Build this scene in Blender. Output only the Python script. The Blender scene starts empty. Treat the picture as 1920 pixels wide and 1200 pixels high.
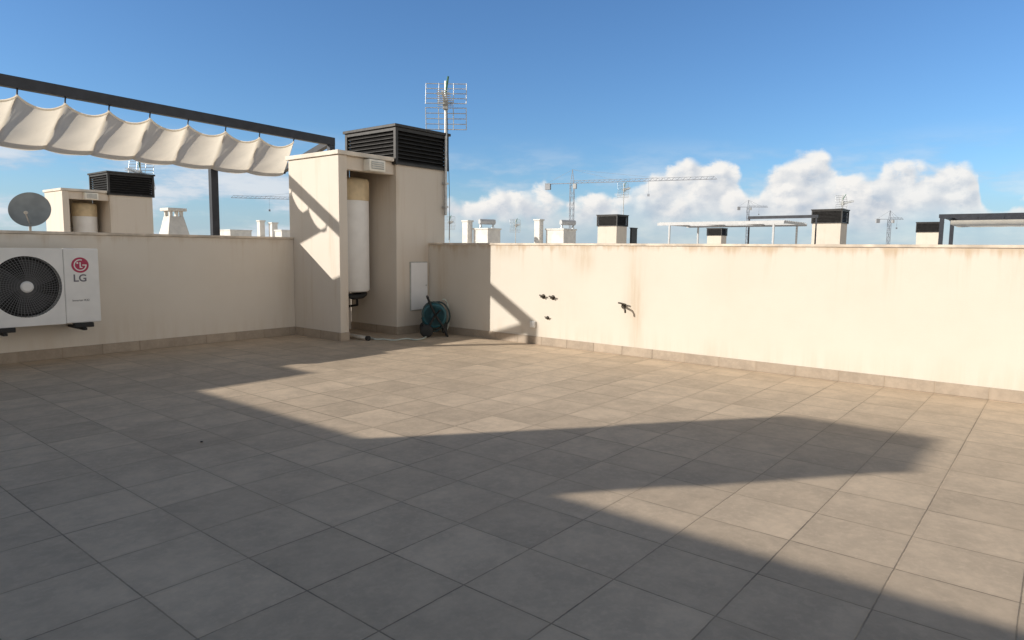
import bpy, bmesh, math, random
from mathutils import Vector, Matrix
random.seed(7)
sc = bpy.context.scene
col = sc.collection
rad = math.radians
PI = math.pi

# ------------------------------------------------------------------ camera model
PHI = rad(39.28); PIT = math.atan(132/1267); ROLL = rad(0.66); FPX = 1267.0
CAM = Vector((0, 0, 1.35))
FW = Vector((math.cos(PHI)*math.cos(PIT), math.sin(PHI)*math.cos(PIT), -math.sin(PIT)))
RT = Vector((math.sin(PHI), -math.cos(PHI), 0))
UP = RT.cross(FW)
CX = RT*math.cos(ROLL) + UP*math.sin(ROLL)
CY = -RT*math.sin(ROLL) + UP*math.cos(ROLL)
FH = Vector((math.cos(PHI), math.sin(PHI), 0))
def ray(u, v): return FW + CX*((u-960)/FPX) + CY*((600-v)/FPX)
def on_floor(u, v, z=0.0):
    d = ray(u, v); return CAM + d*((z-CAM.z)/d.z)
def on_x(u, v, a):
    d = ray(u, v); return CAM + d*(a/d.x)
def on_y(u, v, b):
    d = ray(u, v); return CAM + d*(b/d.y)
def at(u, v, D):
    d = ray(u, v); return CAM + d*(D/d.dot(FH))

cam = bpy.data.cameras.new('Camera'); camo = bpy.data.objects.new('Camera', cam); col.objects.link(camo)
cam.sensor_width = 36; cam.lens = FPX/1920*36; cam.clip_start = 0.05; cam.clip_end = 8000
m = Matrix((CX, CY, -FW)).transposed().to_4x4(); m.translation = CAM
camo.matrix_world = m
sc.camera = camo

# ------------------------------------------------------------------ mesh builder
class MB:
    def __init__(s): s.v = []; s.f = []; s.sm = []
    def add(s, vs, fs, smooth=False):
        o = len(s.v); s.v += [Vector(p) for p in vs]
        for f in fs: s.f.append([i+o for i in f]); s.sm.append(smooth)
        return s
    def box(s, x0, x1, y0, y1, z0, z1):
        vs = [(x0,y0,z0),(x1,y0,z0),(x1,y1,z0),(x0,y1,z0),(x0,y0,z1),(x1,y0,z1),(x1,y1,z1),(x0,y1,z1)]
        return s.add(vs, [(0,3,2,1),(4,5,6,7),(0,1,5,4),(1,2,6,5),(2,3,7,6),(3,0,4,7)])
    def tub(s, pts, r, n=8, closed=False, r1=None):
        pts = [Vector(p) for p in pts]; N = len(pts); vs = []; fs = []
        t0 = (pts[1]-pts[0]).normalized()
        ref = Vector((0,0,1)) if abs(t0.z) < .9 else Vector((1,0,0))
        a = t0.cross(ref).normalized()
        for i, p in enumerate(pts):
            if closed: t = (pts[(i+1) % N]-pts[i-1]).normalized()
            else: t = (pts[min(i+1,N-1)]-pts[max(i-1,0)]).normalized()
            a = (a - t*a.dot(t)).normalized(); b = t.cross(a)
            rr = r if r1 is None else r+(r1-r)*i/(N-1)
            for k in range(n):
                an = 2*PI*k/n + PI/n
                vs.append(p + a*math.cos(an)*rr + b*math.sin(an)*rr)
        M_ = N if closed else N-1
        for i in range(M_):
            j = (i+1) % N
            for k in range(n):
                k2 = (k+1) % n
                fs.append((i*n+k, i*n+k2, j*n+k2, j*n+k))
        s.add(vs, fs, n > 5)
        if not closed:
            s.add(vs[:n], [tuple(reversed(range(n)))]); s.add(vs[-n:], [tuple(range(n))])
        return s
    def bar(s, p, q, w): return s.tub([p, q], w*0.7071, 4)
    def lathe(s, prof, n=32, c=(0,0,0), smooth=True):
        c = Vector(c); vs = []; fs = []
        for r, z in prof:
            for k in range(n):
                an = 2*PI*k/n; vs.append(c + Vector((r*math.cos(an), r*math.sin(an), z)))
        for i in range(len(prof)-1):
            for k in range(n):
                k2 = (k+1) % n; fs.append((i*n+k, i*n+k2, (i+1)*n+k2, (i+1)*n+k))
        s.add(vs, fs, smooth); s.add(vs[:n], [tuple(reversed(range(n)))]); s.add(vs[-n:], [tuple(range(n))])
        return s
    def xf(s, M_): s.v = [M_ @ p for p in s.v]; return s
    def warp(s, fn): s.v = [Vector(fn(p)) for p in s.v]; return s
    def build(s, name, mat, parent=None, bevel=0):
        me = bpy.data.meshes.new(name); me.from_pydata([tuple(p) for p in s.v], [], s.f)
        for p, k in zip(me.polygons, s.sm): p.use_smooth = k
        me.materials.append(mat); me.update()
        o = bpy.data.objects.new(name, me); col.objects.link(o)
        if parent: o.parent = parent
        if bevel:
            b = o.modifiers.new('bevel', 'BEVEL'); b.width = bevel; b.segments = 2; b.limit_method = 'ANGLE'
        return o

def tag(o, label, cat, group=None):
    o['label'] = label; o['category'] = cat
    if group: o['group'] = group
    return o
def thing(name, label, cat, loc=(0,0,0), rz=0, group=None):
    o = bpy.data.objects.new(name, None); o.empty_display_size = .2; col.objects.link(o)
    o.location = loc; o.rotation_euler = (0,0,rz)
    return tag(o, label, cat, group)
def struct(o): o['kind'] = 'structure'; return o
def dup(root, loc, rz, label, group=None, scale=1):
    r = root.copy(); col.objects.link(r); r.location = loc; r.rotation_euler = (0,0,rz); r.scale = (scale,)*3
    r['label'] = label
    if group: r['group'] = group
    for ch in list(root.children):
        c = ch.copy(); col.objects.link(c); c.parent = r
        for g in list(ch.children):
            d = g.copy(); col.objects.link(d); d.parent = c
    return r

# ------------------------------------------------------------------ materials
def newmat(name):
    mt = bpy.data.materials.new(name); mt.use_nodes = True
    nt = mt.node_tree; return mt, nt, nt.nodes['Principled BSDF']
def nd(nt, t, **kw):
    n = nt.nodes.new(t)
    for k, v in kw.items(): setattr(n, k, v)
    return n
def mth(nt, op, a, b=None, c=None, clamp=False):
    n = nt.nodes.new('ShaderNodeMath'); n.operation = op; n.use_clamp = clamp
    for i, x in enumerate((a, b, c)):
        if x is None: continue
        if isinstance(x, (int, float)): n.inputs[i].default_value = x
        else: nt.links.new(x, n.inputs[i])
    return n.outputs[0]
def mixc(nt, f, a, b, blend='MIX'):
    n = nt.nodes.new('ShaderNodeMix'); n.data_type = 'RGBA'; n.blend_type = blend
    for i, x in ((0, f), (6, a), (7, b)):
        if isinstance(x, (int, float)): n.inputs[i].default_value = x
        elif isinstance(x, tuple): n.inputs[i].default_value = (x[0], x[1], x[2], 1)
        else: nt.links.new(x, n.inputs[i])
    return n.outputs[2]
def noise(nt, vec, scale, detail=3, rough=.5, mapscale=None):
    if mapscale:
        mp = nd(nt, 'ShaderNodeMapping'); mp.inputs['Scale'].default_value = mapscale
        nt.links.new(vec, mp.inputs[0]); vec = mp.outputs[0]
    n = nd(nt, 'ShaderNodeTexNoise'); n.inputs['Scale'].default_value = scale
    n.inputs['Detail'].default_value = detail; n.inputs['Roughness'].default_value = rough
    nt.links.new(vec, n.inputs['Vector']); return n.outputs['Fac']
def smooth(nt, x, lo, hi, a=0.0, b=1.0):
    n = nd(nt, 'ShaderNodeMapRange'); n.interpolation_type = 'SMOOTHSTEP'
    nt.links.new(x, n.inputs[0])
    n.inputs[1].default_value = lo; n.inputs[2].default_value = hi; n.inputs[3].default_value = a; n.inputs[4].default_value = b
    return n.outputs[0]
def bump(nt, h, bs, strength, dist):
    b = nd(nt, 'ShaderNodeBump'); b.inputs['Strength'].default_value = strength; b.inputs['Distance'].default_value = dist
    nt.links.new(h, b.inputs['Height']); nt.links.new(b.outputs[0], bs.inputs['Normal'])

def simple(name, c, rough=.5, metal=0, var=.12, vs=9, bmp=0):
    mt, nt, bs = newmat(name)
    tc = nd(nt, 'ShaderNodeTexCoord')
    n = noise(nt, tc.outputs['Object'], vs, 2, .6)
    f = smooth(nt, n, .3, .7)
    nt.links.new(mixc(nt, f, tuple(x*(1-var) for x in c), tuple(min(1, x*(1+var)) for x in c)), bs.inputs['Base Color'])
    bs.inputs['Roughness'].default_value = rough
    bs.inputs['Metallic'].default_value = metal
    if bmp: bump(nt, noise(nt, tc.outputs['Object'], 80, 2), bs, bmp, .004)
    return mt

def stucco(name, base, stains=(), axis='y', topz=None, grime=.5, rustline=0):
    mt, nt, bs = newmat(name)
    tc = nd(nt, 'ShaderNodeTexCoord'); O = tc.outputs['Object']
    sp = nd(nt, 'ShaderNodeSeparateXYZ'); nt.links.new(O, sp.inputs[0])
    big = smooth(nt, noise(nt, O, .9, 4, .65), .35, .7)
    c = mixc(nt, mth(nt, 'MULTIPLY', big, .65*grime), base, (base[0]*.87, base[1]*.84, base[2]*.80))
    sraw = noise(nt, O, 1.0, 4, .65, (7, 7, .5))
    st = smooth(nt, sraw, .52, .8)
    if topz:
        st = mth(nt, 'MULTIPLY', st, smooth(nt, sp.outputs[2], topz-.6, topz, .06, 1.0))
        low = mth(nt, 'MULTIPLY', smooth(nt, sraw, .40, .7), smooth(nt, sp.outputs[2], .42, .1))
        st = mth(nt, 'MAXIMUM', st, mth(nt, 'MULTIPLY', low, .6))
    c = mixc(nt, mth(nt, 'MULTIPLY', st, grime), c, (base[0]*.74, base[1]*.62, base[2]*.48))
    if rustline:
        drip = mth(nt, 'ADD', mth(nt, 'SUBTRACT', sp.outputs[2], topz), mth(nt, 'MULTIPLY', mth(nt, 'SUBTRACT', sraw, .5), .34))
        c = mixc(nt, mth(nt, 'MULTIPLY', smooth(nt, drip, -.08, .03), rustline), c, (.46, .30, .16))
    ax = sp.outputs[1] if axis == 'y' else sp.outputs[0]
    if stains: sn = smooth(nt, noise(nt, O, 1.0, 4, .7, (14, 14, 1.5)), .3, .7, .35, 1)
    for (y0, z0, wy, wz, k) in stains:
        dy = mth(nt, 'DIVIDE', mth(nt, 'SUBTRACT', ax, y0), wy)
        dz = mth(nt, 'DIVIDE', mth(nt, 'SUBTRACT', sp.outputs[2], z0), wz)
        q = mth(nt, 'ADD', mth(nt, 'MULTIPLY', dy, dy), mth(nt, 'MULTIPLY', dz, dz))
        g = mth(nt, 'MULTIPLY', mth(nt, 'POWER', 2.718, mth(nt, 'MULTIPLY', q, -1.0)), k)
        c = mixc(nt, mth(nt, 'MULTIPLY', g, sn), c, (.44, .29, .14))
    fine = noise(nt, O, 110, 3, .65)
    c = mixc(nt, mth(nt, 'MULTIPLY', fine, .12), c, (base[0]*.6, base[1]*.58, base[2]*.54))
    nt.links.new(c, bs.inputs['Base Color']); bs.inputs['Roughness'].default_value = .88
    bump(nt, fine, bs, .4, .005)
    return mt

TS = .437; OX = 1.027; OY = .48
def tiles(name, base, axes='xy', gw=.0028):
    mt, nt, bs = newmat(name)
    tc = nd(nt, 'ShaderNodeTexCoord'); O = tc.outputs['Object']
    sp = nd(nt, 'ShaderNodeSeparateXYZ'); nt.links.new(O, sp.inputs[0])
    cells = []; es = []
    for a, off, i in (('x', OX, 0), ('y', OY, 1)):
        if a not in axes: continue
        q = mth(nt, 'DIVIDE', mth(nt, 'SUBTRACT', sp.outputs[i], off), TS)
        cells.append(mth(nt, 'FLOOR', q))
        es.append(mth(nt, 'MULTIPLY', mth(nt, 'PINGPONG', q, .5), TS))
    cv = nd(nt, 'ShaderNodeCombineXYZ')
    for k, c_ in enumerate(cells): nt.links.new(c_, cv.inputs[k])
    wn = nd(nt, 'ShaderNodeTexWhiteNoise'); wn.noise_dimensions = '3D'; nt.links.new(cv.outputs[0], wn.inputs[0])
    va = nd(nt, 'ShaderNodeVectorMath'); va.operation = 'MULTIPLY_ADD'
    nt.links.new(wn.outputs['Color'], va.inputs[0]); va.inputs[1].default_value = (9, 9, 9); nt.links.new(O, va.inputs[2])
    n1 = smooth(nt, noise(nt, va.outputs[0], 3.2, 5, .72), .3, .72)
    n2 = noise(nt, va.outputs[0], 26, 3, .65)
    wob = mth(nt, 'MULTIPLY', mth(nt, 'SUBTRACT', n2, .5), .004)
    e = es[0] if len(es) == 1 else mth(nt, 'MINIMUM', es[0], es[1])
    e = mth(nt, 'ADD', e, wob)
    g = smooth(nt, e, gw*.4, gw*1.7, 1, 0)
    lt = (base[0]*1.10, base[1]*1.09, base[2]*1.08); dk = tuple(x*.82 for x in base)
    c = mixc(nt, n1, dk, lt)
    c = mixc(nt, mth(nt, 'MULTIPLY', smooth(nt, n2, .45, .75), .4), c, (base[0]*1.2, base[1]*1.2, base[2]*1.2))
    tint = nd(nt, 'ShaderNodeMapRange'); nt.links.new(wn.outputs['Value'], tint.inputs[0]); tint.inputs[3].default_value = .90; tint.inputs[4].default_value = 1.065
    tv = nd(nt, 'ShaderNodeVectorMath'); tv.operation = 'SCALE'; nt.links.new(c, tv.inputs[0]); nt.links.new(tint.outputs[0], tv.inputs['Scale'])
    draw = noise(nt, O, .7, 5, .7)
    d = smooth(nt, draw, .45, .75)
    c = mixc(nt, mth(nt, 'MULTIPLY', d, .30), tv.outputs[0], (base[0]*.64, base[1]*.61, base[2]*.58))
    near = smooth(nt, e, .03, .0, 0, .20)
    c = mixc(nt, mth(nt, 'MULTIPLY', near, n1), c, (base[0]*.5, base[1]*.47, base[2]*.44))
    gv = smooth(nt, draw, .36, .56)
    gc = mixc(nt, gv, (.12, .10, .078), (.37, .29, .21))
    c = mixc(nt, mth(nt, 'MULTIPLY', g, .80), c, gc)
    nt.links.new(c, bs.inputs['Base Color'])
    bs.inputs['Roughness'].default_value = .62
    bs.inputs['Specular IOR Level'].default_value = .15
    h = mth(nt, 'ADD', mth(nt, 'MULTIPLY', g, -1.0), mth(nt, 'MULTIPLY', n2, .2))
    bump(nt, h, bs, .4, .004)
    return mt

b_tap = on_x(1190, 560, 7.68).y; b_st2 = on_x(1095, 500, 7.68).y
M = {}
M['tile'] = tiles('terrace_tile', (.60, .475, .348))
M['skirt_x'] = tiles('skirting_tile_x', (.43, .355, .28), 'x', .003)
M['skirt_y'] = tiles('skirting_tile_y', (.42, .345, .27), 'y', .003)
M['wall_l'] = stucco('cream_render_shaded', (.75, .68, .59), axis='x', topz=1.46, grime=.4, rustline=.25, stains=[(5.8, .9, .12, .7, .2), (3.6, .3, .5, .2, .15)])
M['wall_r'] = stucco('cream_render_stained', (.685, .625, .54), axis='y', topz=1.41, grime=.42, rustline=.55,
    stains=[(b_tap, .80, .12, .42, .45), (b_tap-.05, .40, .05, .35, .3), (b_st2, 1.25, .15, .2, .5), (5.35, 1.33, .12, .12, .4), (6.4, 1.35, .3, .12, .3), (3.0, 1.38, .5, .07, .25), (7.75, .8, .14, .7, .42), (7.3, 1.32, .25, .12, .35), (5.35, .6, .3, .3, .08)])
M['block'] = stucco('cream_render_block', (.735, .66, .57), axis='x', grime=.4, stains=[(1.68, .8, .06, .6, .3), (1.08, 2.3, .05, .4, .3), (.12, .5, .06, .4, .2)])
M['coping'] = simple('coping_stone', (.62, .53, .43), .8, 0, .22, 5, .3)
M['slab'] = simple('slab_render', (.70, .63, .54), .85, 0, .15, 3, .3)
M['dark'] = simple('dark_anodised_metal', (.024, .027, .036), .42, .2, .2, 6)
M['louvre'] = simple('louvre_metal', (.034, .032, .031), .45, .3, .25, 12)
M['black'] = simple('black_interior', (.008, .008, .008), .9)
M['rubber'] = simple('black_rubber', (.018, .018, .018), .7)
M['white'] = simple('white_enamel', (.80, .78, .75), .35, 0, .04, 4)
M['cabinet'] = simple('cabinet_white', (.90, .90, .90), .35, 0, .03, 4)
M['acgrey'] = simple('grille_grey', (.15, .15, .155), .5)
M['acdark'] = simple('fan_dark', (.030, .030, .033), .6)
M['crimson'] = simple('crimson_mark', (.42, .01, .07), .4, 0, .05)
M['letter'] = simple('grey_lettering', (.14, .13, .155), .5, 0, .05)
M['tan'] = simple('tan_cover', (.66, .53, .34), .6, 0, .12, 5)
M['tank'] = simple('tank_white', (.88, .87, .85), .4, 0, .04, 4)
M['galv'] = simple('galvanised_metal', (.50, .50, .49), .4, .7, .15, 20)
M['alu'] = simple('aluminium_rod', (.66, .67, .66), .35, .5, .1, 20)
M['teal'] = simple('teal_plastic', (.007, .085, .11), .4, 0, .1)
M['hose'] = simple('grey_green_hose', (.50, .54, .49), .5, 0, .12)
M['hosedark'] = simple('dark_wound_hose', (.02, .035, .035), .5, 0, .3, 20)
M['hosemid'] = simple('loose_coil_hose', (.028, .06, .062), .5, 0, .3, 20)
M['bronze'] = simple('weathered_bronze', (.055, .042, .03), .45, .5, .3, 30)
M['pvc'] = simple('pvc_cream', (.70, .65, .56), .4)
M['lampw'] = simple('lamp_housing_cream', (.88, .84, .74), .4, 0, .05)
M['green'] = simple('green_plastic', (.08, .20, .13), .4)
M['dishm'] = simple('dish_grey', (.27, .29, .29), .4, .1, .14, 3)
M['whiter'] = simple('white_render', (.70, .67, .62), .85, 0, .1, 2, .2)
M['potwhite'] = simple('pot_white_render', (.74, .71, .66), .85, 0, .1, 4, .2)
M['farcream'] = stucco('cream_render_far', (.66, .59, .505), grime=.5)
M['whitemetal'] = simple('white_metal', (.50, .50, .50), .45, 0, .06)
M['crane'] = simple('crane_steel', (.30, .32, .36), .6, .1, .15)
M['concrete'] = simple('counterweight_concrete', (.38, .39, .41), .9)
M['lens'] = simple('frosted_lens', (.46, .46, .44), .3)
M['door'] = simple('door_grey', (.30, .30, .31), .5)

def fabric(name, c):
    mt, nt, bs = newmat(name)
    tc = nd(nt, 'ShaderNodeTexCoord')
    n = noise(nt, tc.outputs['Object'], 3, 4, .65, (1, .35, 1))
    cc = mixc(nt, smooth(nt, n, .35, .7), c, tuple(x*.92 for x in c))
    nt.links.new(cc, bs.inputs['Base Color']); bs.inputs['Roughness'].default_value = .9
    tr = nd(nt, 'ShaderNodeBsdfTranslucent'); nt.links.new(cc, tr.inputs[0])
    ms = nd(nt, 'ShaderNodeMixShader'); ms.inputs[0].default_value = .6
    nt.links.new(bs.outputs[0], ms.inputs[1]); nt.links.new(tr.outputs[0], ms.inputs[2])
    nt.links.new(ms.outputs[0], nt.nodes['Material Output'].inputs[0])
    bump(nt, n, bs, .15, .02)
    return mt
M['sail'] = fabric('cream_sail_fabric', (.90, .82, .69))
gm, gnt, gbs = newmat('earth_ground')
gtc = nd(gnt, 'ShaderNodeTexCoord')
gnt.links.new(mixc(gnt, smooth(gnt, noise(gnt, gtc.outputs['Object'], .02, 4, .6), .35, .65), (.16, .14, .10), (.26, .22, .17)), gbs.inputs['Base Color'])
gbs.inputs['Roughness'].default_value = .95
M['ground'] = gm

# ------------------------------------------------------------------ setting
struct(MB().add([(-4000,-4000,-9),(4000,-4000,-9),(4000,4000,-9),(-4000,4000,-9)], [(0,1,2,3)]).build('ground', M['ground']))
struct(MB().box(-3.11, 7.68, -6, 9.2, -.2, 0).build('terrace_floor', M['tile']))
struct(MB().box(-3.11, 9.0, 9.36, 23, -.2, -.004).build('neighbour_terrace_floor', M['tile']))
struct(MB().box(19, 62, -20, 62, -9, -.004).build('far_rooftops', M['slab']))

XP, YB = 5.94, 8.05      # near corner of the pier

lw = thing('parapet_wall', 'long cream rendered parapet wall in shade behind the air conditioner', 'wall', (0, 9.2, 0))
MB().box(-3.10, XP-.002, 0, .15, 0, 1.465).build('wall_face', M['wall_l'], lw, .006)
MB().box(-3.10, XP-.003, -.015, .165, 1.467, 1.50).build('coping', M['coping'], lw, .006)
MB().box(-3.10, XP-.013, -.012, -.0005, 0.001, .125).build('skirting', M['skirt_x'], lw, .002)

rw = thing('parapet_wall', 'bright sunlit cream parapet wall with rust streaks and bare pipe stubs', 'wall', (0, 0, 0))
MB().box(7.68, 7.83, -6, YB-.002, 0, 1.413).build('wall_face', M['wall_r'], rw, .006)
MB().box(7.666, 7.845, -6, YB-.003, 1.415, 1.445).build('coping', M['coping'], rw, .006)
MB().box(7.668, 7.6795, -6, YB-.014, 0.001, .115).build('skirting', M['skirt_y'], rw, .002)

# ------------------------------------------------------------------ chimney parts
def slats(mb, x0, x1, y0, y1, z0, z1, n):
    pitch = (z1-z0)/n
    for i in range(n):
        zb = z0 + i*pitch + .006; zt = zb + pitch*.72; t = .006; dpt = .045
        for (p, q, o) in (((x0,y0),(x1,y0),(0,-1)), ((x1,y0),(x1,y1),(1,0)), ((x1,y1),(x0,y1),(0,1)), ((x0,y1),(x0,y0),(-1,0))):
            p = Vector((*p,0)); q = Vector((*q,0)); o = Vector((*o,0))
            ins = -o*dpt
            vs = []
            for s_ in (p, q):
                vs += [s_+Vector((0,0,zb)), s_+Vector((0,0,zb+t)), s_+ins+Vector((0,0,zt+t)), s_+ins+Vector((0,0,zt))]
            mb.add(vs, [(0,1,5,4),(1,2,6,5),(2,3,7,6),(3,0,4,7),(0,3,2,1),(4,5,6,7)])
def cowl(root, x0, x1, y0, y1, z0, z1):
    mb = MB(); pw = .05
    for x in (x0-.004, x1-pw+.004):
        for y in (y0-.004, y1-pw+.004): mb.box(x, x+pw, y, y+pw, z0-.02, z1)
    for (a, b, c, d) in ((x0+pw, x1-pw, y0, y0+.03), (x0+pw, x1-pw, y1-.03, y1), (x0, x0+.03, y0+pw, y1-pw), (x1-.03, x1, y0+pw, y1-pw)):
        mb.box(a, b, c, d, z0-.015, z0+.02); mb.box(a, b, c, d, z1-.05, z1)
    slats(mb, x0+.01, x1-.01, y0+.01, y1-.01, z0+.02, z1-.05, 8)
    o = mb.build('louvre_cowl', M['louvre'], root)
    MB().box(x0-.03, x1+.03, y0-.03, y1+.03, z1+.002, z1+.045).build('cap', M['louvre'], o, .005)
    MB().box(x0+.09, x1-.09, y0+.09, y1-.09, z0+.06, z1-.006).build('liner', M['black'], o)

def service_block(loc, label, group=None):
    t = thing('service_block', label, 'chimney', loc, 0, group)
    bm_ = M['block']
    o1 = MB().box(0, .145, 0, 1.25, 0, 2.658).build('pier', bm_, t, .008)
    o2 = MB().box(1.06, 2.11, 0, 1.15, 0, 2.658).build('chimney_stack', bm_, t, .008)
    MB().box(.146, 1.059, 1.15, 1.25, 0, 2.657).build('back_wall', bm_, t)
    MB().box(.146, 1.059, .05, .17, 2.47, 2.657).build('lintel', bm_, t, .006)
    MB().box(-.03, 1.0, -.03, 1.28, 2.66, 2.72).build('roof_slab', M['slab'], t, .006)
    sk = MB(); sk.box(-.012, -.0005, -.012, 1.137, .001, .125); sk.build('skirting', M['skirt_y'], o1, .002)
    MB().box(0, .146, -.012, -.0005, .001, .125).build('skirting', M['skirt_x'], o1, .002)
    MB().box(1.048, 1.0595, -.012, 1.137, .001, .125).build('skirting', M['skirt_y'], o2, .002)
    MB().box(1.0605, 1.726, -.012, -.0005, .001, .125).build('skirting', M['skirt_x'], o2, .002)
    cowl(t, 1.02, 2.15, -.04, 1.19, 2.64, 3.18)
    return t
sb = service_block((XP, YB, 0), 'tall cream service block with black louvred cowl and open recess in the terrace corner', 'service blocks with black louvred cowls')
DY = 11.0
sb2 = dup(sb, (XP, YB+DY, 0), 0, 'smaller cream service block with black louvred cowl beyond the left wall, beside the dish', 'service blocks with black louvred cowls')

# water heater
def heater(loc, label):
    t = thing('water_heater', label, 'water heater', loc, 0, 'upright tanks in the recesses')
    MB().lathe([(.14,.66),(.25,.67),(.272,.70),(.272,2.07)], 40).build('tank_body', M['tank'], t)
    MB().lathe([(.275,2.072),(.279,2.09),(.279,2.36),(.26,2.40),(.12,2.42)], 40).build('top_cover', M['tan'], t)
    for z in (1.05, 1.75): MB().box(-.2, .2, .26, .515, z, z+.05).build('bracket', M['galv'], t)
    MB().tub([(.08,-.02,.67),(.08,-.02,.45),(.08,.3,.40),(.08,.48,.40)], .02).build('pipe', M['rubber'], t)
    MB().tub([(-.08,.05,.67),(-.08,.05,.2),(-.08,.48,.18)], .02).build('pipe', M['rubber'], t)
    d = MB(); d.tub([(-.20,-.14,.62),(-.1,-.18,.59),(.05,-.18,.60),(.15,-.13,.63),(.10,-.02,.61),(-.05,.0,.6),(-.18,-.05,.61)], .04, 8, True)
    d.build('lagging', M['rubber'], t)
    return t
ht = heater((XP+.68, YB+.62, 0), 'white upright water tank with tan top inside the near recess')
dup(ht, (XP+.68, YB+DY+.62, 0), 0, 'distant water tank with tan top beyond the left wall, in the smaller block')

def lamp(loc, label):
    t = thing('bulkhead_lamp', label, 'lamp', loc, 0, 'rectangular lamps over the recesses')
    MB().box(-.15, .15, -.15, 0, -.085, .085).build('housing', M['lampw'], t, .012)
    MB().box(-.115, .115, -.158, -.151, -.055, .055).build('lens', M['lens'], t, .004)
    for z in (-.03, 0, .03): MB().box(-.115, .115, -.166, -.1585, z-.004, z+.004).build('guard_bar', M['lampw'], t)
    return t
lp = lamp((XP+.62, YB+.049, 2.555), 'cream rectangular lamp under the roof slab of the near service block')
dup(lp, (XP+.62, YB+DY+.049, 2.555), 0, 'tiny rectangular lamp on the distant service block beyond the left wall')

# meter cabinet
mc = thing('meter_cabinet', 'flat white meter cabinet on the shaded face of the near service block', 'cabinet', (XP+1.325, YB, .36))
MB().box(0, .375, -.02, -.001, 0, .78).build('frame', M['lens'], mc, .004)
MB().box(.014, .361, -.030, -.0205, .014, .766).build('door', M['cabinet'], mc, .003)
MB().lathe([(.012,0),(.012,.006)], 16).xf(Matrix.Translation((.33,-.0305,.40)) @ Matrix.Rotation(PI/2,4,'X')).build('lock', M['galv'], mc)

# ------------------------------------------------------------------ antenna
def antenna(loc, label, mast_bottom, rz, group='television aerials'):
    t = thing('tv_antenna', label, 'antenna', loc, 0, group)
    MB().tub([(0,0,mast_bottom),(0,0,0)], .024, 10).build('mast', M['galv'], t)
    Rz = Matrix.Rotation(rz, 4, 'Z')
    for k, (z0, tilt) in enumerate(((-.02, .22), (-.42, -.22))):
        g = MB()
        for i in range(5):
            z = z0 - i*.082
            y = .10 + (abs(i) if k == 0 else 4-i)*-.02
            g.tub([(-.33,y,z),(.33,y,z)], .0075, 6)
        for x in (-.33, -.12, .12, .33):
            ya, yb = (.10, .02) if k == 0 else (.02, .10)
            g.tub([(x,ya,z0+.008),(x,yb,z0-.336)], .007, 6)
        g.xf(Rz).build('reflector', M['alu'], t)
    b = MB(); b.bar((0,.12,-.38),(0,-.62,-.30), .032)
    b.xf(Rz).build('boom', M['alu'], t)
    d = MB()
    for i in range(7):
        y = -.02 - i*.09; z = -.365 + i*.0095; L = .13-.006*i
        d.tub([(-L,y,z+.03),(L,y,z+.03)], .007, 6); d.tub([(-L,y,z-.03),(L,y,z-.03)], .007, 6)
    d.xf(Rz).build('directors', M['alu'], t)
    MB().box(-.04,.04,-.10,.02,-.46,-.28).xf(Rz).build('dipole_box', M['lens'], t, .008)
    MB().tub([(0,-.02,-.2),(.05,-.14,.04)], .016, 8).xf(Rz).build('preamplifier', M['green'], t)
    return t
an = antenna((8.02, 8.0, 4.05), 'tall rod grid aerial on a mast clamped to the near service block', -2.15, rad(-50))
cm = thing('mast_clamp', 'small galvanised clamp holding the mast to the service block', 'clamp', (XP, YB, 0))
for z in (2.02, 2.4): MB().box(2.04, 2.11, -.085, -.001, z, z+.03).build('arm', M['galv'], cm)
cb = MB()
cb.tub([(8.03,7.98,3.62), at(841,300,11.3), at(843,380,11.3), at(842,450,11.3)], .005, 5)
tag(cb.build('aerial_cable', M['rubber']), 'thin dark cable hanging from the mast beside the near service block', 'cable')
p = at(262, 300, 18.3)
dup(an, (p.x, p.y, p.z), 0, 'small thin aerial above the distant service block beyond the left wall')

# ------------------------------------------------------------------ hose reel
hr_p = on_floor(817, 631)
hr = thing('hose_reel', 'teal and black wheeled hose reel cart in the shaded corner', 'hose reel', (hr_p.x+.06, hr_p.y+.10, 0), rad(48))
RX = Matrix.Rotation(PI/2, 4, 'Y')
for x in (-.2, .2):
    fr = MB()
    fr.tub([(x,-.20,.015),(x,-.14,.15),(x,-.02,.33),(x,.06,.5),(x*.95,.10,.60)], .018, 8)
    fr.tub([(x,.12,.10),(x,.0,.33)], .018, 8)
    fr.build('side_frame', M['rubber'], hr)
MB().tub([(-.2,-.20,.015),(.2,-.20,.015)], .014, 8).build('foot_bar', M['rubber'], hr)
MB().tub([(-.19,.10,.60),(.19,.10,.60)], .019, 8).build('handle', M['rubber'], hr)
MB().tub([(-.2,.12,.10),(.2,.12,.10)], .012, 8).build('axle', M['rubber'], hr)
for x in (-.155, .155):
    f = MB(); f.lathe([(.155,-.012),(.185,-.014),(.19,0),(.185,.014),(.155,.012),(.155,-.012)], 36)
    f.lathe([(.055,-.014),(.06,0),(.055,.014)], 24)
    for k in range(6):
        a = k*PI/3; f.bar((.05*math.cos(a),.05*math.sin(a),0),(.16*math.cos(a),.16*math.sin(a),0), .024)
    f.xf(Matrix.Translation((x,0,.33)) @ RX).build('flange', M['teal'], hr)
w = MB()
prof = []
for i in range(15):
    z = -.135 + .27*i/14; prof.append((.135 + (.018 if i % 2 else 0) + .01*math.sin(i*1.7), z))
w.lathe(prof, 32); w.xf(Matrix.Translation((0,0,.33)) @ RX).build('wound_hose', M['hosedark'], hr)
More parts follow.
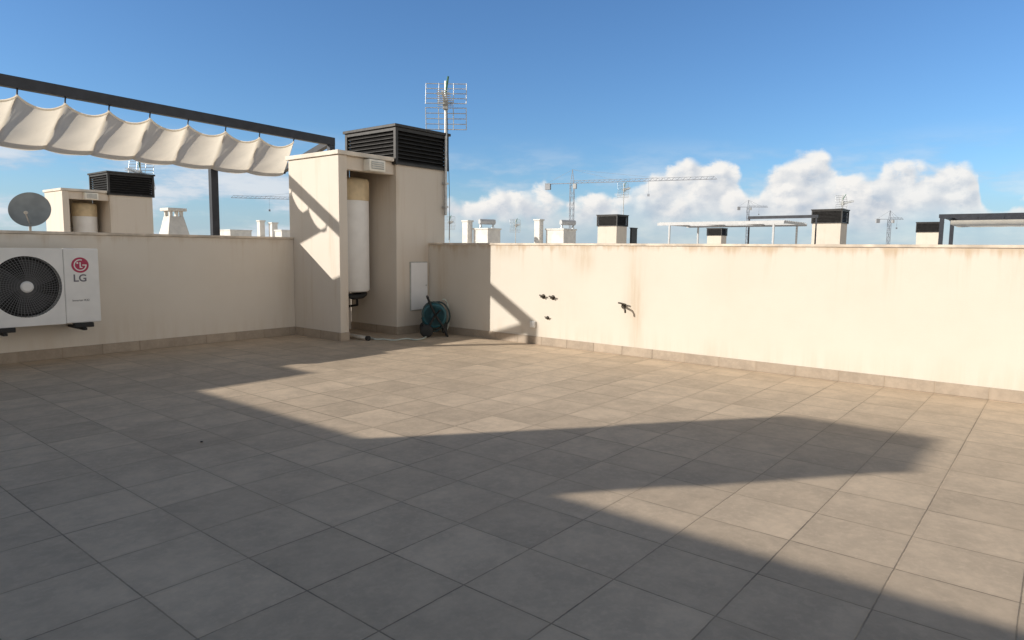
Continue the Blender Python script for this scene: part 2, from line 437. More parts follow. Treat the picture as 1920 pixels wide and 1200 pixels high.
for x in (-.235, .235):
    wh = MB(); wh.lathe([(.03,-.03),(.085,-.03),(.10,-.018),(.10,.018),(.085,.03),(.03,.03)], 28)
    o = wh.xf(Matrix.Translation((x,.12,.10)) @ RX).build('wheel', M['rubber'], hr)
    MB().lathe([(.028,-.036),(.03,0),(.028,.036)], 16).xf(Matrix.Translation((x,.12,.10)) @ RX).build('hub', M['rubber'], o)
c = MB(); c.tub([(-.18,0,.33),(-.26,0,.33),(-.26,-.08,.42),(-.33,-.08,.42)], .013, 8); c.build('crank', M['rubber'], hr)
MB().box(-.12, .12, -.2, -.13, .05, .2).build('tool_tray', M['rubber'], hr, .01)
# a slack tangle of hose hanging over the reel
tg = MB(); tp_ = []
for k in range(120):
    a = k/120*2*PI*4; u = k/120
    rr = .175 + .035*math.sin(a*1.27+.6) + .02*math.sin(a*.53)
    tp_.append((-.18+.33*u+.03*math.sin(a*.7), rr*math.cos(a)-.02, .31+rr*math.sin(a)*1.08+.015*math.sin(a*2.3)))
tg.tub(tp_, .013, 8).build('slack_coil', M['hosemid'], hr)
pts = [on_floor(u, v, .016) for u, v in ((806,622),(797,633),(780,637),(762,635),(740,638),(720,636),(703,636),(690,631))]
sm = []
for i in range(len(pts)-1):
    for k in range(4):
        p0 = pts[max(i-1,0)]; p1 = pts[i]; p2 = pts[i+1]; p3 = pts[min(i+2,len(pts)-1)]; t_ = k/4
        sm.append(.5*((2*p1)+(-p0+p2)*t_+(2*p0-5*p1+4*p2-p3)*t_*t_+(-p0+3*p1-3*p2+p3)*t_**3))
sm.append(pts[-1])
inv = (Matrix.Translation(hr.location) @ Matrix.Rotation(rad(48),4,'Z')).inverted()
hs = MB(); hs.tub([inv @ p for p in sm] , .013, 8); hs.build('loose_hose', M['hose'], hr)
hl = MB(); arc = []
for k in range(20):
    a = k/19*PI*1.25 - .3
    arc.append((.12+.03*math.sin(a*2), -.16-.08*math.sin(a), .30+.26*math.cos(a)))
hl.tub(arc, .012, 8).build('hose_loop', M['hose'], hr)

p0 = on_floor(657, 629, .035); p1 = on_floor(688, 634, .035)
pp = thing('pvc_pipe', 'short cream plastic pipe lying on the floor beneath the tank', 'pipe', (p0.x, p0.y, 0))
q = Vector((p1.x-p0.x, p1.y-p0.y, .035)); s0 = Vector((0,0,.035))
MB().tub([s0, q], .030, 16).build('pipe_body', M['pvc'], pp)
MB().tub([q, q+(q-s0).normalized()*.05], .035, 16).build('socket_end', M['rubber'], pp)
lf = on_floor(378, 829, .002)
tag(MB().lathe([(.006,0),(.011,.003),(.008,.006),(.003,.008)], 7, lf, False).build('pebble', M['bronze']), 'tiny dark crumb lying on the shaded floor tiles', 'pebble')

# ------------------------------------------------------------------ air conditioner
AX, AYf, AZ = 1.95, 8.74, .455; AW, AH, AD = 1.11, .85, .34
ac = thing('air_conditioner', 'large white outdoor air conditioner with round fan grille on the left wall', 'air conditioner', (AX, AYf, AZ))
fx, fz, fr_ = .39, .43, .335; SX = .745
MB().box(SX+.002, AW, 0, AD, 0, AH).build('side_casing', M['white'], ac, .012)
bd = MB(); bd.box(0, SX, .10, AD, 0, AH); bd.box(0, SX, .0, .10, AH-.014, AH); bd.box(0, SX, .0, .10, 0, .014); bd.box(0, .012, 0, .10, .0145, AH-.0145)
bd.build('casing', M['white'], ac, .004)
n = 64; vs = []; fs = []
for k in range(n):
    a = 2*PI*k/n; cx_, cz_ = math.cos(a), math.sin(a)
    tx = ((SX-fx) if cx_ > 0 else fx)/max(abs(cx_), 1e-6); tz = ((AH-fz) if cz_ > 0 else fz)/max(abs(cz_), 1e-6)
    t_ = min(tx, tz)
    vs += [(fx+fr_*cx_, -.003, fz+fr_*cz_), (fx+t_*cx_, -.003, fz+t_*cz_), (fx+fr_*cx_, .06, fz+fr_*cz_)]
corners = [(SX, -.003, AH), (0, -.003, AH), (0, -.003, 0), (SX, -.003, 0)]
for k in range(n):
    j = (k+1) % n
    fs += [(3*k, 3*k+1, 3*j+1, 3*j), (3*k, 3*j, 3*j+2, 3*k+2)]
for cxr in corners:
    ang = math.atan2(cxr[2]-fz, cxr[0]-fx) % (2*PI); k = int(ang/(2*PI)*n) % n; j = (k+1) % n
    vs.append(cxr); fs.append((3*k+1, len(vs)-1, 3*j+1))
fp = MB(); fp.add(vs, fs); fp.build('fan_panel', M['white'], ac)
MB().lathe([(fr_-.002, 0), (fr_-.002, .004)], 48).xf(Matrix.Translation((fx,.096,fz)) @ Matrix.Rotation(PI/2,4,'X')).build('fan_well', M['black'], ac)
fb = MB()
for k in range(3):
    a0 = k*2*PI/3
    g = []
    for i in range(7):
        for j in range(5):
            r = .06 + .24*j/4; a = a0 + (i/6)*1.5 + .25*j/4
            g.append((fx+r*math.cos(a), .085-.035*i/6, fz+r*math.sin(a)))
    fb.add(g, [(i*5+j, i*5+j+1, (i+1)*5+j+1, (i+1)*5+j) for i in range(6) for j in range(4)], True)
fb.build('fan', M['acdark'], ac)
gr = MB()
for r in (.09, .115, .14, .165, .19, .215, .24, .265, .29, .318):
    gr.tub([(fx+r*math.cos(2*PI*k/48), -.006, fz+r*math.sin(2*PI*k/48)) for k in range(48)], .0018, 4, True)
for k in range(60):
    a = 2*PI*k/60
    gr.tub([(fx+r*math.cos(a+sw), -.002, fz+r*math.sin(a+sw)) for r, sw in ((.06,0),(.16,.10),(.25,.17),(fr_-.001,.22))], .0026, 4)
gr.build('grille', M['acgrey'], ac)
MB().lathe([(.058,0),(.063,.006),(.060,.014),(.04,.018)], 32).xf(Matrix.Translation((fx,-.001,fz)) @ Matrix.Rotation(PI/2,4,'X')).build('grille_hub', M['white'], ac)
for x in (.16, .92):
    MB().box(x-.02, x+.02, -.05, AD+.118, -.085, -.055).build('wall_bracket', M['rubber'], ac, .003)
    MB().box(x-.10, x+.10, -.03, .05, -.054, -.001).build('rubber_foot', M['rubber'], ac, .006)
def text_mesh(name, body, size, mat, parent, loc, off):
    cu = bpy.data.curves.new(name, 'FONT'); cu.body = body; cu.size = size; cu.align_x = 'CENTER'; cu.align_y = 'CENTER'; cu.extrude = .001; cu.offset = off
    o = bpy.data.objects.new(name, cu); col.objects.link(o)
    dg = bpy.context.evaluated_depsgraph_get(); me = bpy.data.meshes.new_from_object(o.evaluated_get(dg))
    bpy.data.objects.remove(o); me.materials.clear(); me.materials.append(mat)
    ob = bpy.data.objects.new(name, me); col.objects.link(ob); ob.parent = parent; ob.location = loc; ob.rotation_euler = (PI/2, 0, 0)
    return ob
ex = on_y(150, 497, AYf); exx = ex.x-AX; ezz = ex.z-AZ
em = MB().lathe([(.088,0),(.088,.003)], 48).xf(Matrix.Translation((exx,-.0005,ezz)) @ Matrix.Rotation(PI/2,4,'X')).build('emblem', M['crimson'], ac)
ar = MB(); vs = []; fs = []
K = 40
for k in range(K+1):
    a = rad(70 + 290*k/K)
    for r in (.054, .066): vs.append((exx+r*math.cos(a), -.0046, ezz+r*math.sin(a)))
ar.add(vs, [(2*k, 2*k+1, 2*k+3, 2*k+2) for k in range(K)])
ar.build('emblem_ring', M['white'], em)
MB().box(exx+.022, exx+.066, -.0048, -.004, ezz-.006, ezz+.006).build('emblem_bar', M['white'], em)
nz = MB(); nz.add([(exx+a_, -.005, ezz+b_) for a_, b_ in ((-.006,.032),(-.006,-.032),(.022,-.032),(.022,-.021),(.006,-.021),(.006,.032))], [(0,1,2,3,4,5)])
nz.build('emblem_nose', M['white'], em)
MB().lathe([(.010,0),(.010,.001)], 16).xf(Matrix.Translation((exx-.028,-.004,ezz+.024)) @ Matrix.Rotation(PI/2,4,'X')).build('emblem_dot', M['white'], em)
e2 = on_y(150, 522, AYf)
text_mesh('lettering', 'LG', .115, M['letter'], ac, (e2.x-AX, -.0015, e2.z-AZ), .002)
e3 = on_y(152, 563, AYf)
text_mesh('small_lettering', 'Inverter R32', .034, M['letter'], ac, (e3.x-AX, -.0015, e3.z-AZ), 0)

# ------------------------------------------------------------------ fittings on the right wall
def stub(u, v, label, s=1.0):
    p = on_x(u, v, 7.68)
    t = thing('pipe_stub', label, 'pipe stub', (p.x, p.y, p.z), 0, None)
    RY = Matrix.Rotation(-PI/2, 4, 'Y')
    MB().lathe([(.034*s,0),(.034*s,.004),(.022*s,.008)], 20).xf(Matrix.Translation((-.0005,0,0)) @ RY).build('escutcheon', M['bronze'], t)
    MB().tub([(-.008,0,0),(-.06*s,0,0)], .014*s, 10).build('pipe', M['bronze'], t)
    MB().tub([(-.05*s,.035*s,.02*s),(-.05*s,-.04*s,.012*s)], .010*s, 8).build('handle', M['bronze'], t)
stub(1019, 556, 'left of two dark capped pipe stubs on the sunlit wall')
stub(1037, 558, 'right of two dark capped pipe stubs on the sunlit wall')
stub(1027, 596, 'lone small pipe stub low on the sunlit wall below the pair', .75)
p = on_x(1172, 576, 7.68)
tp = thing('wall_tap', 'weathered bronze tap with lever on the sunlit wall above rust streaks', 'tap', (p.x, p.y, p.z))
RY = Matrix.Rotation(-PI/2, 4, 'Y')
MB().lathe([(.034,0),(.034,.005),(.022,.012)], 20).xf(Matrix.Translation((-.0005,.02,.01)) @ RY).build('escutcheon', M['bronze'], tp)
MB().tub([(-.01,.02,.01),(-.06,.0,.012),(-.09,-.04,.0),(-.10,-.06,-.035),(-.10,-.062,-.065)], .015, 10, r1=.012).build('spout', M['bronze'], tp)
MB().tub([(-.055,.01,.02),(-.055,.015,.045)], .009, 8).build('stem', M['bronze'], tp)
MB().tub([(-.055,.07,.056),(-.055,.015,.05),(-.05,-.04,.038)], .011, 8).build('lever', M['bronze'], tp)
p = on_x(1000, 608, 7.68)
so = thing('socket_box', 'small white weatherproof socket box low on the sunlit wall', 'socket', (p.x, p.y, p.z))
MB().box(-.03, -.0005, -.045, .045, -.045, .045).build('housing', M['white'], so, .006)
MB().box(-.04, -.0305, -.036, .036, -.03, .036).build('cover', M['white'], so, .005)

# ------------------------------------------------------------------ pergola over the neighbouring terrace
PB, PZ, PX0, PX1, PBF, PZF = 11.05, 3.285, 0.95, 8.05, 12.75, 2.86
SL = .026
def slope(p):   # the beams fall gently towards the far end
    return (p.x, p.y, p.z + SL*(PX1-p.x)*max(0, min(1, p.z/2.5))*(1-.55*max(0, min(1, (p.y-PB)/(PBF-PB)))))
pg = thing('pergola', 'dark metal pergola frame with a cream shade sail, beyond the left wall', 'pergola', (0, 0, 0))
MB().box(PX0, PX1, PB-.05, PB+.05, PZ, PZ+.15).warp(slope).build('front_beam', M['dark'], pg, .004)
MB().box(PX0, PX1, PBF-.05, PBF+.05, PZF, PZF+.11).warp(slope).build('rear_beam', M['dark'], pg, .004)
for x in (PX0+.002, PX1-.10):
    b = MB().box(x, x+.098, PB+.052, PBF-.052, 0, .12)
    b.warp(lambda p: slope(Vector((p.x, p.y, p.z + PZ+.02 + (PZF-.012-PZ)*(p.y-PB)/(PBF-PB))))).build('side_beam', M['dark'], pg, .004)
xpost = on_y(402, 380, PBF).x
for x in (PX0+.002, PX1-.12): MB().box(x, x+.118, PB-.048, PB+.048, 0, PZ-.002).warp(slope).build('post', M['dark'], pg, .004)
for x in (PX0+.002, xpost-.075): MB().box(x, x+.14, PBF-.055, PBF+.055, 0, PZF-.002).warp(slope).build('post', M['dark'], pg, .004)

KS = PB/10.6
hooks = [h*KS for h in (2.33, 2.87, 3.41, 3.95, 4.50, 5.06, 5.66, 6.25, 6.90)]
ss = thing('shade_sail', 'cream wave shade sail hanging in scallops under the dark pergola beam', 'shade sail', (0, 0, 0))
xs = []; zs = []
for i in range(len(hooks)-1):
    for k in range(12):
        q = k/12; xs.append(hooks[i]+(hooks[i+1]-hooks[i])*q)
        zs.append(-(.118+.008*math.sin(i*2.1))*(4*q*(1-q))**.9)
xs.append(hooks[-1]); zs.append(0)
Y0, Y1 = PB+.02, PBF-.08; RZ0, RZ1 = PZ-.075, 2.79
def sailpt(x, z, f):
    xx = x + f*.76*((x-hooks[0])/(hooks[-1]-hooks[0]))
    y = Y0+(Y1-Y0)*f
    zz = RZ0 + (RZ1-RZ0)*f - .02*math.sin(f*PI) + z*(1-.62*f)
    lift = SL*(PX1-xx)*(1-.55*f)
    if x > hooks[-2]: zz += .03*((x-hooks[-2])/.65)
    return (xx, y, zz+lift)
NV = 20; nx = len(xs)
vs = [Vector(sailpt(x, z, j/NV)) + Vector((0,0,.003*math.sin(x*17+j*.5))) for j in range(NV+1) for x, z in zip(xs, zs)]
fs = [(j*nx+i, j*nx+i+1, (j+1)*nx+i+1, (j+1)*nx+i) for j in range(NV) for i in range(nx-1)]
cloth = MB(); cloth.add(vs, fs, True); co = cloth.build('cloth', M['sail'], ss)
hv = []
for k in (0, 1):
    for x, z in zip(xs, zs):
        p = Vector(sailpt(x, z, 0)); hv.append((p.x, p.y-.008, p.z+.004-.035*k))
MB().add(hv, [(i, i+1, nx+i+1, nx+i) for i in range(nx-1)], True).build('hem', M['sail'], ss)
for h in hooks:
    a = Vector(sailpt(h, 0, 0)); pts_ = [Vector(sailpt(h, 0, f/6))+Vector((0,0,.014)) for f in range(7)]
    MB().tub(pts_, .011, 6).build('rod', M['whitemetal'], ss)
    MB().tub([a, a+Vector((0,0,.03)), (a.x, PB, PZ+SL*(PX1-a.x)-.003)], .011, 6).build('hook', M['dark'], ss)

# ------------------------------------------------------------------ things beyond the left wall
p = at(57, 394, 13.2)
ds = thing('satellite_dish', 'grey satellite dish on a pole just above the left parapet wall', 'satellite dish', (p.x, p.y, 0))
dz = p.z
prof = [(0.002, 0)] + [(r, .33*r*r) for r in (.05,.1,.16,.22,.28,.325,.345)] + [(.35,.042),(.345,.032),(.29,.016),(.2,-.01),(.05,-.02)]
look = Vector((-.45, -.85, .32)).normalized()
MR = look.to_track_quat('Z', 'Y').to_matrix().to_4x4()
MB().lathe(prof, 48).xf(Matrix.Translation((0,0,dz)) @ MR).build('reflector', M['dishm'], ds)
MB().tub([(0,.08,0),(0,.08,dz-.1),(0,.03,dz-.02)], .025, 10).build('pole', M['galv'], ds)
tip = Vector((0,0,dz)) + look*.40 + Vector((0,0,-.19))
MB().tub([Vector((0,0,dz-.33))+look*.03, tip], .012, 8).build('feed_arm', M['galv'], ds)
MB().tub([tip, tip-look*.09+Vector((0,0,.035))], .028, 12).build('receiver_head', M['pvc'], ds)

def white_pot(loc, label):
    t = thing('chimney_pot', label, 'chimney', loc)
    b = MB(); W1, W2 = .33, .20
    vs = []
    for w_, z in ((W1,0),(W1,1.55),(W2,2.18)): vs += [(-w_,-w_,z),(w_,-w_,z),(w_,w_,z),(-w_,w_,z)]
    b.add(vs, [(0,1,5,4),(1,2,6,5),(2,3,7,6),(3,0,4,7),(4,5,9,8),(5,6,10,9),(6,7,11,10),(7,4,8,11),(8,9,10,11)])
    b.build('shaft', M['potwhite'], t, .01)
    for x in (-.19, .11):
        for y in (-.19, .11): MB().box(x, x+.08, y, y+.08, 2.182, 2.33).build('vent_post', M['potwhite'], t)
    MB().box(-.27, .27, -.27, .27, 2.332, 2.42).build('cap', M['potwhite'], t, .01)
    return t
p = at(327, 440, 20.0)
white_pot((p.x, p.y, .02), 'pale tapered chimney pot with flat cap beyond the left wall, beside the dark post')
def white_box(u0, u1, vt, D, label, cap=True, name='roof_hut'):
    a_ = at(u0, vt, D); b_ = at(u1, vt, D); c_ = (a_+b_)/2; w_ = (b_-a_).length*.72
    t = thing(name, label, 'hut', (c_.x, c_.y, 0), 0)
    MB().box(-w_/2, w_/2, -w_/2, w_/2, 0, c_.z-.1).build('body', M['whiter'], t, .01)
    MB().box(-w_/2-.05, w_/2+.05, -w_/2-.05, w_/2+.05, c_.z-.098, c_.z).build('roof_cap', M['whiter'], t, .01)
    return t, c_, w_
white_box(412, 470, 431, 55, 'low white roof hut right of the dark pergola post')
white_box(482, 496, 413, 50, 'slim white rooftop chimney left of the near pier')
white_box(504, 520, 417, 50, 'narrow white roof hut, nearer to the near pier of two')
white_box(516, 548, 431, 48, 'low white roof hut partly hidden by the near pier')

# ------------------------------------------------------------------ rooftops beyond the right wall
def vent_chimney(loc, label):
    t = thing('vent_chimney', label, 'chimney', loc, 0, 'distant chimneys with black cowls')
    MB().box(-.525, .525, -.575, .575, 0, 2.658).build('stack', M['farcream'], t, .008)
    cowl(t, -.565, .565, -.615, .615, 2.64, 3.18)
    return t
p = at(1553, 470, 29.6)
vc = vent_chimney((p.x, p.y, 0), 'cream chimney with black cowl right of the white pergola, aerial above it')
for u, D, lab in ((1147, 36, 'cream chimney with black cowl left of the white pergola, near the crane'),
                  (1343, 54, 'small cream chimney with black cowl seen under the white pergola'),
                  (1740, 40, 'small cream chimney with black cowl beside the dark pergola at far right')):
    q = at(u, 470, D); dup(vc, (q.x, q.y, 0), 0, lab)
q = at(1187, 470, 36.8)
dk_ = thing('dark_panel', 'dark upright panel standing beside the chimney near the crane', 'panel', (q.x, q.y, 0))
MB().box(-.3, .3, -.05, .05, 0, 2.55).build('sheet', M['louvre'], dk_); MB().box(-.33, .33, -.07, .07, 2.552, 2.6).build('rail', M['dark'], dk_)

def solar_tank(c_, w_, label):
    t = thing('rooftop_tank', label, 'tank', (c_.x, c_.y, c_.z))
    MB().tub([(-.5,.2,.40),(.5,-.2,.40)], .17, 20).build('cylinder', M['whitemetal'], t)
    for x, y in ((-.4,.16),(.4,-.16)):
        l = MB(); l.bar((x-.1,y,0),(x,y,.30),.04); l.bar((x+.1,y,0),(x,y,.30),.04)
        l.build('stand', M['galv'], t)
white_box(867, 886, 413, 43, 'slim white rooftop chimney nearest the aerial mast, right of it')
t, c_, w_ = white_box(888, 938, 428, 43, 'wide white roof hut with a tank on top, left group')
solar_tank(c_, w_, 'pale cylinder tank on the left white roof hut')
white_box(1002, 1019, 411, 44, 'slim white rooftop chimney just left of the tall crane')
t, c_, w_ = white_box(1024, 1080, 429, 44, 'wide white roof hut at the foot of the tall crane')
solar_tank(c_+Vector((.3,-.3,0)), w_, 'pale cylinder tank on the white roof hut below the tall crane')
for (u, v, D, lab) in ((1580, 366, 31, 'aerial above the cream chimney right of the white pergola'), (967, 411, 40, 'small aerial standing between the two white roof huts'),
                       (1170, 343, 36, 'tall thin aerial rising over the chimney near the crane'), (843, 405, 38, 'faint aerial beside the near service block, low on the skyline')):
    q = at(u, v, D); dup(an, (q.x, q.y, q.z), rad(20), lab)

# white pergola
wa = on_x(1236, 470, 24.0); wb = on_x(1462, 470, 24.0)
wp = thing('pergola', 'white metal pergola with slatted roof on the far rooftops', 'pergola', (24.0, wb.y, 0))
L = wa.y-wb.y; zt = 2.44
for x in (0, 2.6): MB().box(x-.03, x+.03, -.1, L+.1, zt-.10, zt).build('long_beam', M['whitemetal'], wp)
for y in (0, L*.33, L*.67, L): MB().box(.032, 2.568, y-.03, y+.03, zt-.07, zt-.004).build('cross_beam', M['whitemetal'], wp)
for k in range(12): MB().box(.10+k*.2, .24+k*.2, -.1, L+.1, zt+.002, zt+.025).build('roof_slat', M['whitemetal'], wp)
for x in (0, 2.6):
    for y in (.25, L-.4): MB().box(x-.03, x+.03, y-.03, y+.03, 0, zt-.102).build('post', M['whitemetal'], wp)
da = on_x(1400, 470, 26.9); db = on_x(1530, 470, 26.9)
df = thing('metal_canopy', 'thin dark canopy frame between the white pergola and the chimney right of it', 'canopy', (26.9, db.y, 0))
MB().box(-.04, .04, 0, da.y-db.y, 2.66, 2.77).build('beam', M['dark'], df)
for y in (.05, da.y-db.y-.05): MB().box(-.022, .022, y-.022, y+.022, 0, 2.658).build('post', M['dark'], df)
# dark pergola at far right
ra = on_x(1762, 470, 29.0)
rp = thing('pergola', 'dark grey pergola with a pale folded sail at the right edge', 'pergola', (29.0, ra.y, 0))
zt = 2.80
for x, zz in ((0, zt), (2.8, zt)): MB().box(x-.05, x+.05, -9, .1, zz-.13, zz).build('long_beam', M['dark'], rp)
for y in (0, -4.5, -8.9): MB().box(.052, 2.748, y-.05, y+.05, zt-.12, zt-.004).build('cross_beam', M['dark'], rp)
for x in (0, 2.8):
    for y in (0, -8.9): MB().box(x-.065, x+.065, y-.065, y+.065, 0, zt-.132).build('post', M['dark'], rp)
rs = thing('shade_sail', 'pale flat sail slung below the dark pergola at the right edge', 'shade sail', (29.0, ra.y, 0))
vs = []; nxx = 97
for j, (xo, zo) in enumerate(((.12, 0), (.14, -.14), (2.5, -.16))):
    for i in range(nxx): y = -.25-8.5*i/96; vs.append((xo, y, zt-.22+zo-(.012 if j else .0)*abs(math.sin(y*5))))
MB().add(vs, [(j*nxx+i, j*nxx+i+1, (j+1)*nxx+i+1, (j+1)*nxx+i) for j in range(2) for i in range(nxx-1)], True).build('cloth', M['sail'], rs)
for i in range(12): MB().tub([(.12, -.3-8.4*i/11, zt-.22),(.12, -.3-8.4*i/11, zt-.125)], .012, 5).build('hanger', M['dark'], rs)

# ------------------------------------------------------------------ cranes
def crane(u, vj, D, jl, cj, dirv, apex, label, th=.3):
    b = at(u, vj, D); H = b.z
    t = thing('tower_crane', label, 'crane', (b.x, b.y, -9), math.atan2(dirv.y, dirv.x), 'tower cranes on the skyline')
    H = H+9; w = .8
    ms = MB(); n = int((H)/2.4)
    for sx in (-w, w):
        for sy in (-w, w): ms.bar((sx,sy,0),(sx,sy,H), th)
    for i in range(n):
        z0 = i*H/n; z1 = (i+1)*H/n; s = 1 if i % 2 else -1
        for (a, c_) in (((-w,-w),(w,-w)),((w,-w),(w,w)),((w,w),(-w,w)),((-w,w),(-w,-w))):
            if s < 0: a, c_ = c_, a
            ms.bar((*a,z0),(*c_,z1), th*.55)
    ms.build('mast', M['crane'], t)
    jb = MB(); nn = int(jl/2.2)
    for y in (-.5, .5): jb.bar((0,y,H+.3),(jl,y,H+.3), th*.8)
    jb.bar((0,0,H+1.4),(jl-1,0,H+1.4), th*.8)
    for i in range(nn):
        x0 = i*jl/nn; x1 = (i+.5)*jl/nn; x2 = (i+1)*jl/nn
        for y in (-.5,.5): jb.bar((x0,y,H+.3),(x1,0,H+1.4), th*.45); jb.bar((x1,0,H+1.4),(x2,y,H+.3), th*.45)
    jb.build('jib', M['crane'], t)
    cjb = MB()
    for y in (-.6, .6): cjb.bar((-cj,y,H+.3),(0,y,H+.3), th)
    for i in range(5): x = -cj*i/5; cjb.bar((x,-.6,H+.3),(x-cj/5,.6,H+.3), th*.5)
    cjb.build('counter_jib', M['crane'], t)
    MB().box(-cj, -cj+2.4, -.7, .7, H-2.2, H+.5).build('counterweight', M['concrete'], t, .05)
    ap = MB()
    for x in (-.8, .8): ap.bar((x,0,H),(0,0,H+apex), th)
    for k in range(3): ap.bar((-.7+.25*k,0,H+apex*.2*(k+1)),(.7-.25*k,0,H+apex*.2*(k+1)), th*.6)
    ap.build('apex', M['crane'], t)
    td = MB(); td.bar((0,0,H+apex),(jl*.62,0,H+1.4), th*.4); td.bar((0,0,H+apex),(jl*.3,0,H+1.4), th*.4); td.bar((0,0,H+apex),(-cj+1,0,H+.6), th*.4)
    td.build('tie_bars', M['crane'], t)
    MB().box(.9, 2.3, -1.9, -.4, H-2.2, H-.1).build('cab', M['whitemetal'], t, .05)
    hk = MB(); hx = jl*.55; hk.bar((hx,0,H+.3),(hx,0,H-5), th*.35); hk.box(hx-.4,hx+.4,-.3,.3,H-6,H-5)
    hk.build('hook_block', M['crane'], t)
crane(1073, 345, 300, 61, 12.5, RT*.92-FH*.40, 6.2, 'tallest tower crane with a long jib reaching right over the skyline', .20)
crane(1403, 389, 560, 16, 9, RT, 6, 'tiny tower crane on the skyline above the white pergola', .24)
crane(1668, 412, 450, 9, 9, RT, 6, 'tiny tower crane on the skyline left of the dark pergola', .22)
crane(590, 376, 350, 40, 10, -RT*.97-FH*.22, 5, 'crane jib pointing left from behind the near pier, low in the sky', .18)

# ------------------------------------------------------------------ buildings behind the camera that shade the terrace
st = thing('stair_building', 'cream stair building behind the terrace with a grey door', 'building', (0, 0, 0))
MB().box(-7.0, -3.112, -6, 10.9, 0, 2.94).build('walls', M['block'], st, .01)
MB().box(-7.02, -3.11, -6, 10.9, 2.942, 3.0).build('roof_coping', M['slab'], st)
dr = MB().box(-3.11, -3.08, 1.0, 1.95, 0.002, 2.1).build('door', M['door'], st, .005)
MB().tub([(-3.079,1.85,1.05),(-3.03,1.85,1.05),(-3.03,1.73,1.05)], .011, 8).build('handle', M['galv'], dr)
s2 = thing('stair_building', 'cream stair building on the neighbouring terrace', 'building', (0, 0, 0))
MB().box(-7.0, -1.88, 10.93, 15.5, 0, 2.94).build('walls', M['block'], s2, .01)
MB().box(-7.02, -1.86, 10.91, 15.52, 2.942, 3.0).build('roof_coping', M['slab'], s2)
rc = thing('roof_chimney', 'cream chimney with louvred cowl on the stair building roof', 'chimney', (0, 0, 0))
MB().box(-4.56, -3.64, 7.91, 8.89, 3.0, 4.05).build('stack', M['block'], rc)
cowl(rc, -4.58, -3.62, 7.89, 8.91, 4.03, 4.57)

# ------------------------------------------------------------------ light
SD = Vector((.79, -.61)).normalized(); TE = .39; EL = math.atan(TE)
travel = Vector((SD.x*math.cos(EL), SD.y*math.cos(EL), -math.sin(EL)))
sun = bpy.data.lights.new('Sun', 'SUN'); sun.energy = 5.0; sun.angle = rad(.45); sun.color = (1, .945, .86)
so_ = bpy.data.objects.new('Sun', sun); col.objects.link(so_); so_.rotation_euler = travel.to_track_quat('-Z', 'Y').to_euler(); so_.location = (-20, 15, 20)

W = bpy.data.worlds.new('World'); sc.world = W; W.use_nodes = True
nt = W.node_tree; nt.nodes.clear()
out = nd(nt, 'ShaderNodeOutputWorld')
sky = nd(nt, 'ShaderNodeTexSky'); sky.sky_type = 'NISHITA'; sky.sun_disc = False
sky.sun_elevation = EL; sky.sun_rotation = math.atan2(-SD.x, -SD.y); sky.air_density = 1.0; sky.dust_density = .4; sky.ozone_density = 2.0
bg = nd(nt, 'ShaderNodeBackground'); bg.inputs[1].default_value = .11
tc = nd(nt, 'ShaderNodeTexCoord'); sp = nd(nt, 'ShaderNodeSeparateXYZ'); nt.links.new(tc.outputs['Generated'], sp.inputs[0])
x, y, z = sp.outputs
az = mth(nt, 'ARCTAN2', y, x); s = mth(nt, 'SUBTRACT', PHI, az)
hyp = mth(nt, 'SQRT', mth(nt, 'ADD', mth(nt, 'MULTIPLY', x, x), mth(nt, 'MULTIPLY', y, y)))
t = mth(nt, 'DIVIDE', z, hyp)
dotf = mth(nt, 'ADD', mth(nt, 'MULTIPLY', x, FH.x), mth(nt, 'MULTIPLY', y, FH.y))
deep = smooth(nt, dotf, .38, .66)                      # sky tinted bluer in view, warmer elsewhere to keep the fill light neutral
skyc = mixc(nt, deep, mixc(nt, 1.0, sky.outputs[0], (.96, .85, .70), 'MULTIPLY'), mixc(nt, 1.0, sky.outputs[0], (.72, 1.04, 1.40), 'MULTIPLY'))
nt.links.new(skyc, bg.inputs[0])
def st_of(u, v):
    d = ray(u, v); return PHI-math.atan2(d.y, d.x), d.z/math.hypot(d.x, d.y)
prof = [(700,470),(790,440),(830,386),(870,366),(920,364),(965,352),(1005,348),(1050,372),(1100,360),(1150,362),(1195,344),(1250,320),(1300,306),(1350,302),(1385,322),(1405,356),(1435,332),
        (1480,304),(1520,283),(1550,296),(1580,322),(1625,336),(1665,310),(1705,312),(1745,320),(1795,304),(1828,314),(1842,380),(1880,410),(1915,385),(1960,390)]
fc = nd(nt, 'ShaderNodeFloatCurve'); cu = fc.mapping.curves[0]
P = [(0.0, 0.0)] + [((st_of(u, v)[0]+.8)/1.6, max(0, st_of(u, v)[1])*4) for u, v in prof] + [(1.0, .2)]
while len(cu.points) < len(P): cu.points.new(.5, .5)
for pt, l in zip(cu.points, P): pt.location = l; pt.handle_type = 'AUTO_CLAMPED'
fc.mapping.update()
nt.links.new(mth(nt, 'MULTIPLY', mth(nt, 'ADD', s, .8), 1/1.6, None, True), fc.inputs['Value'])
Hc = mth(nt, 'MULTIPLY', fc.outputs[0], .25)
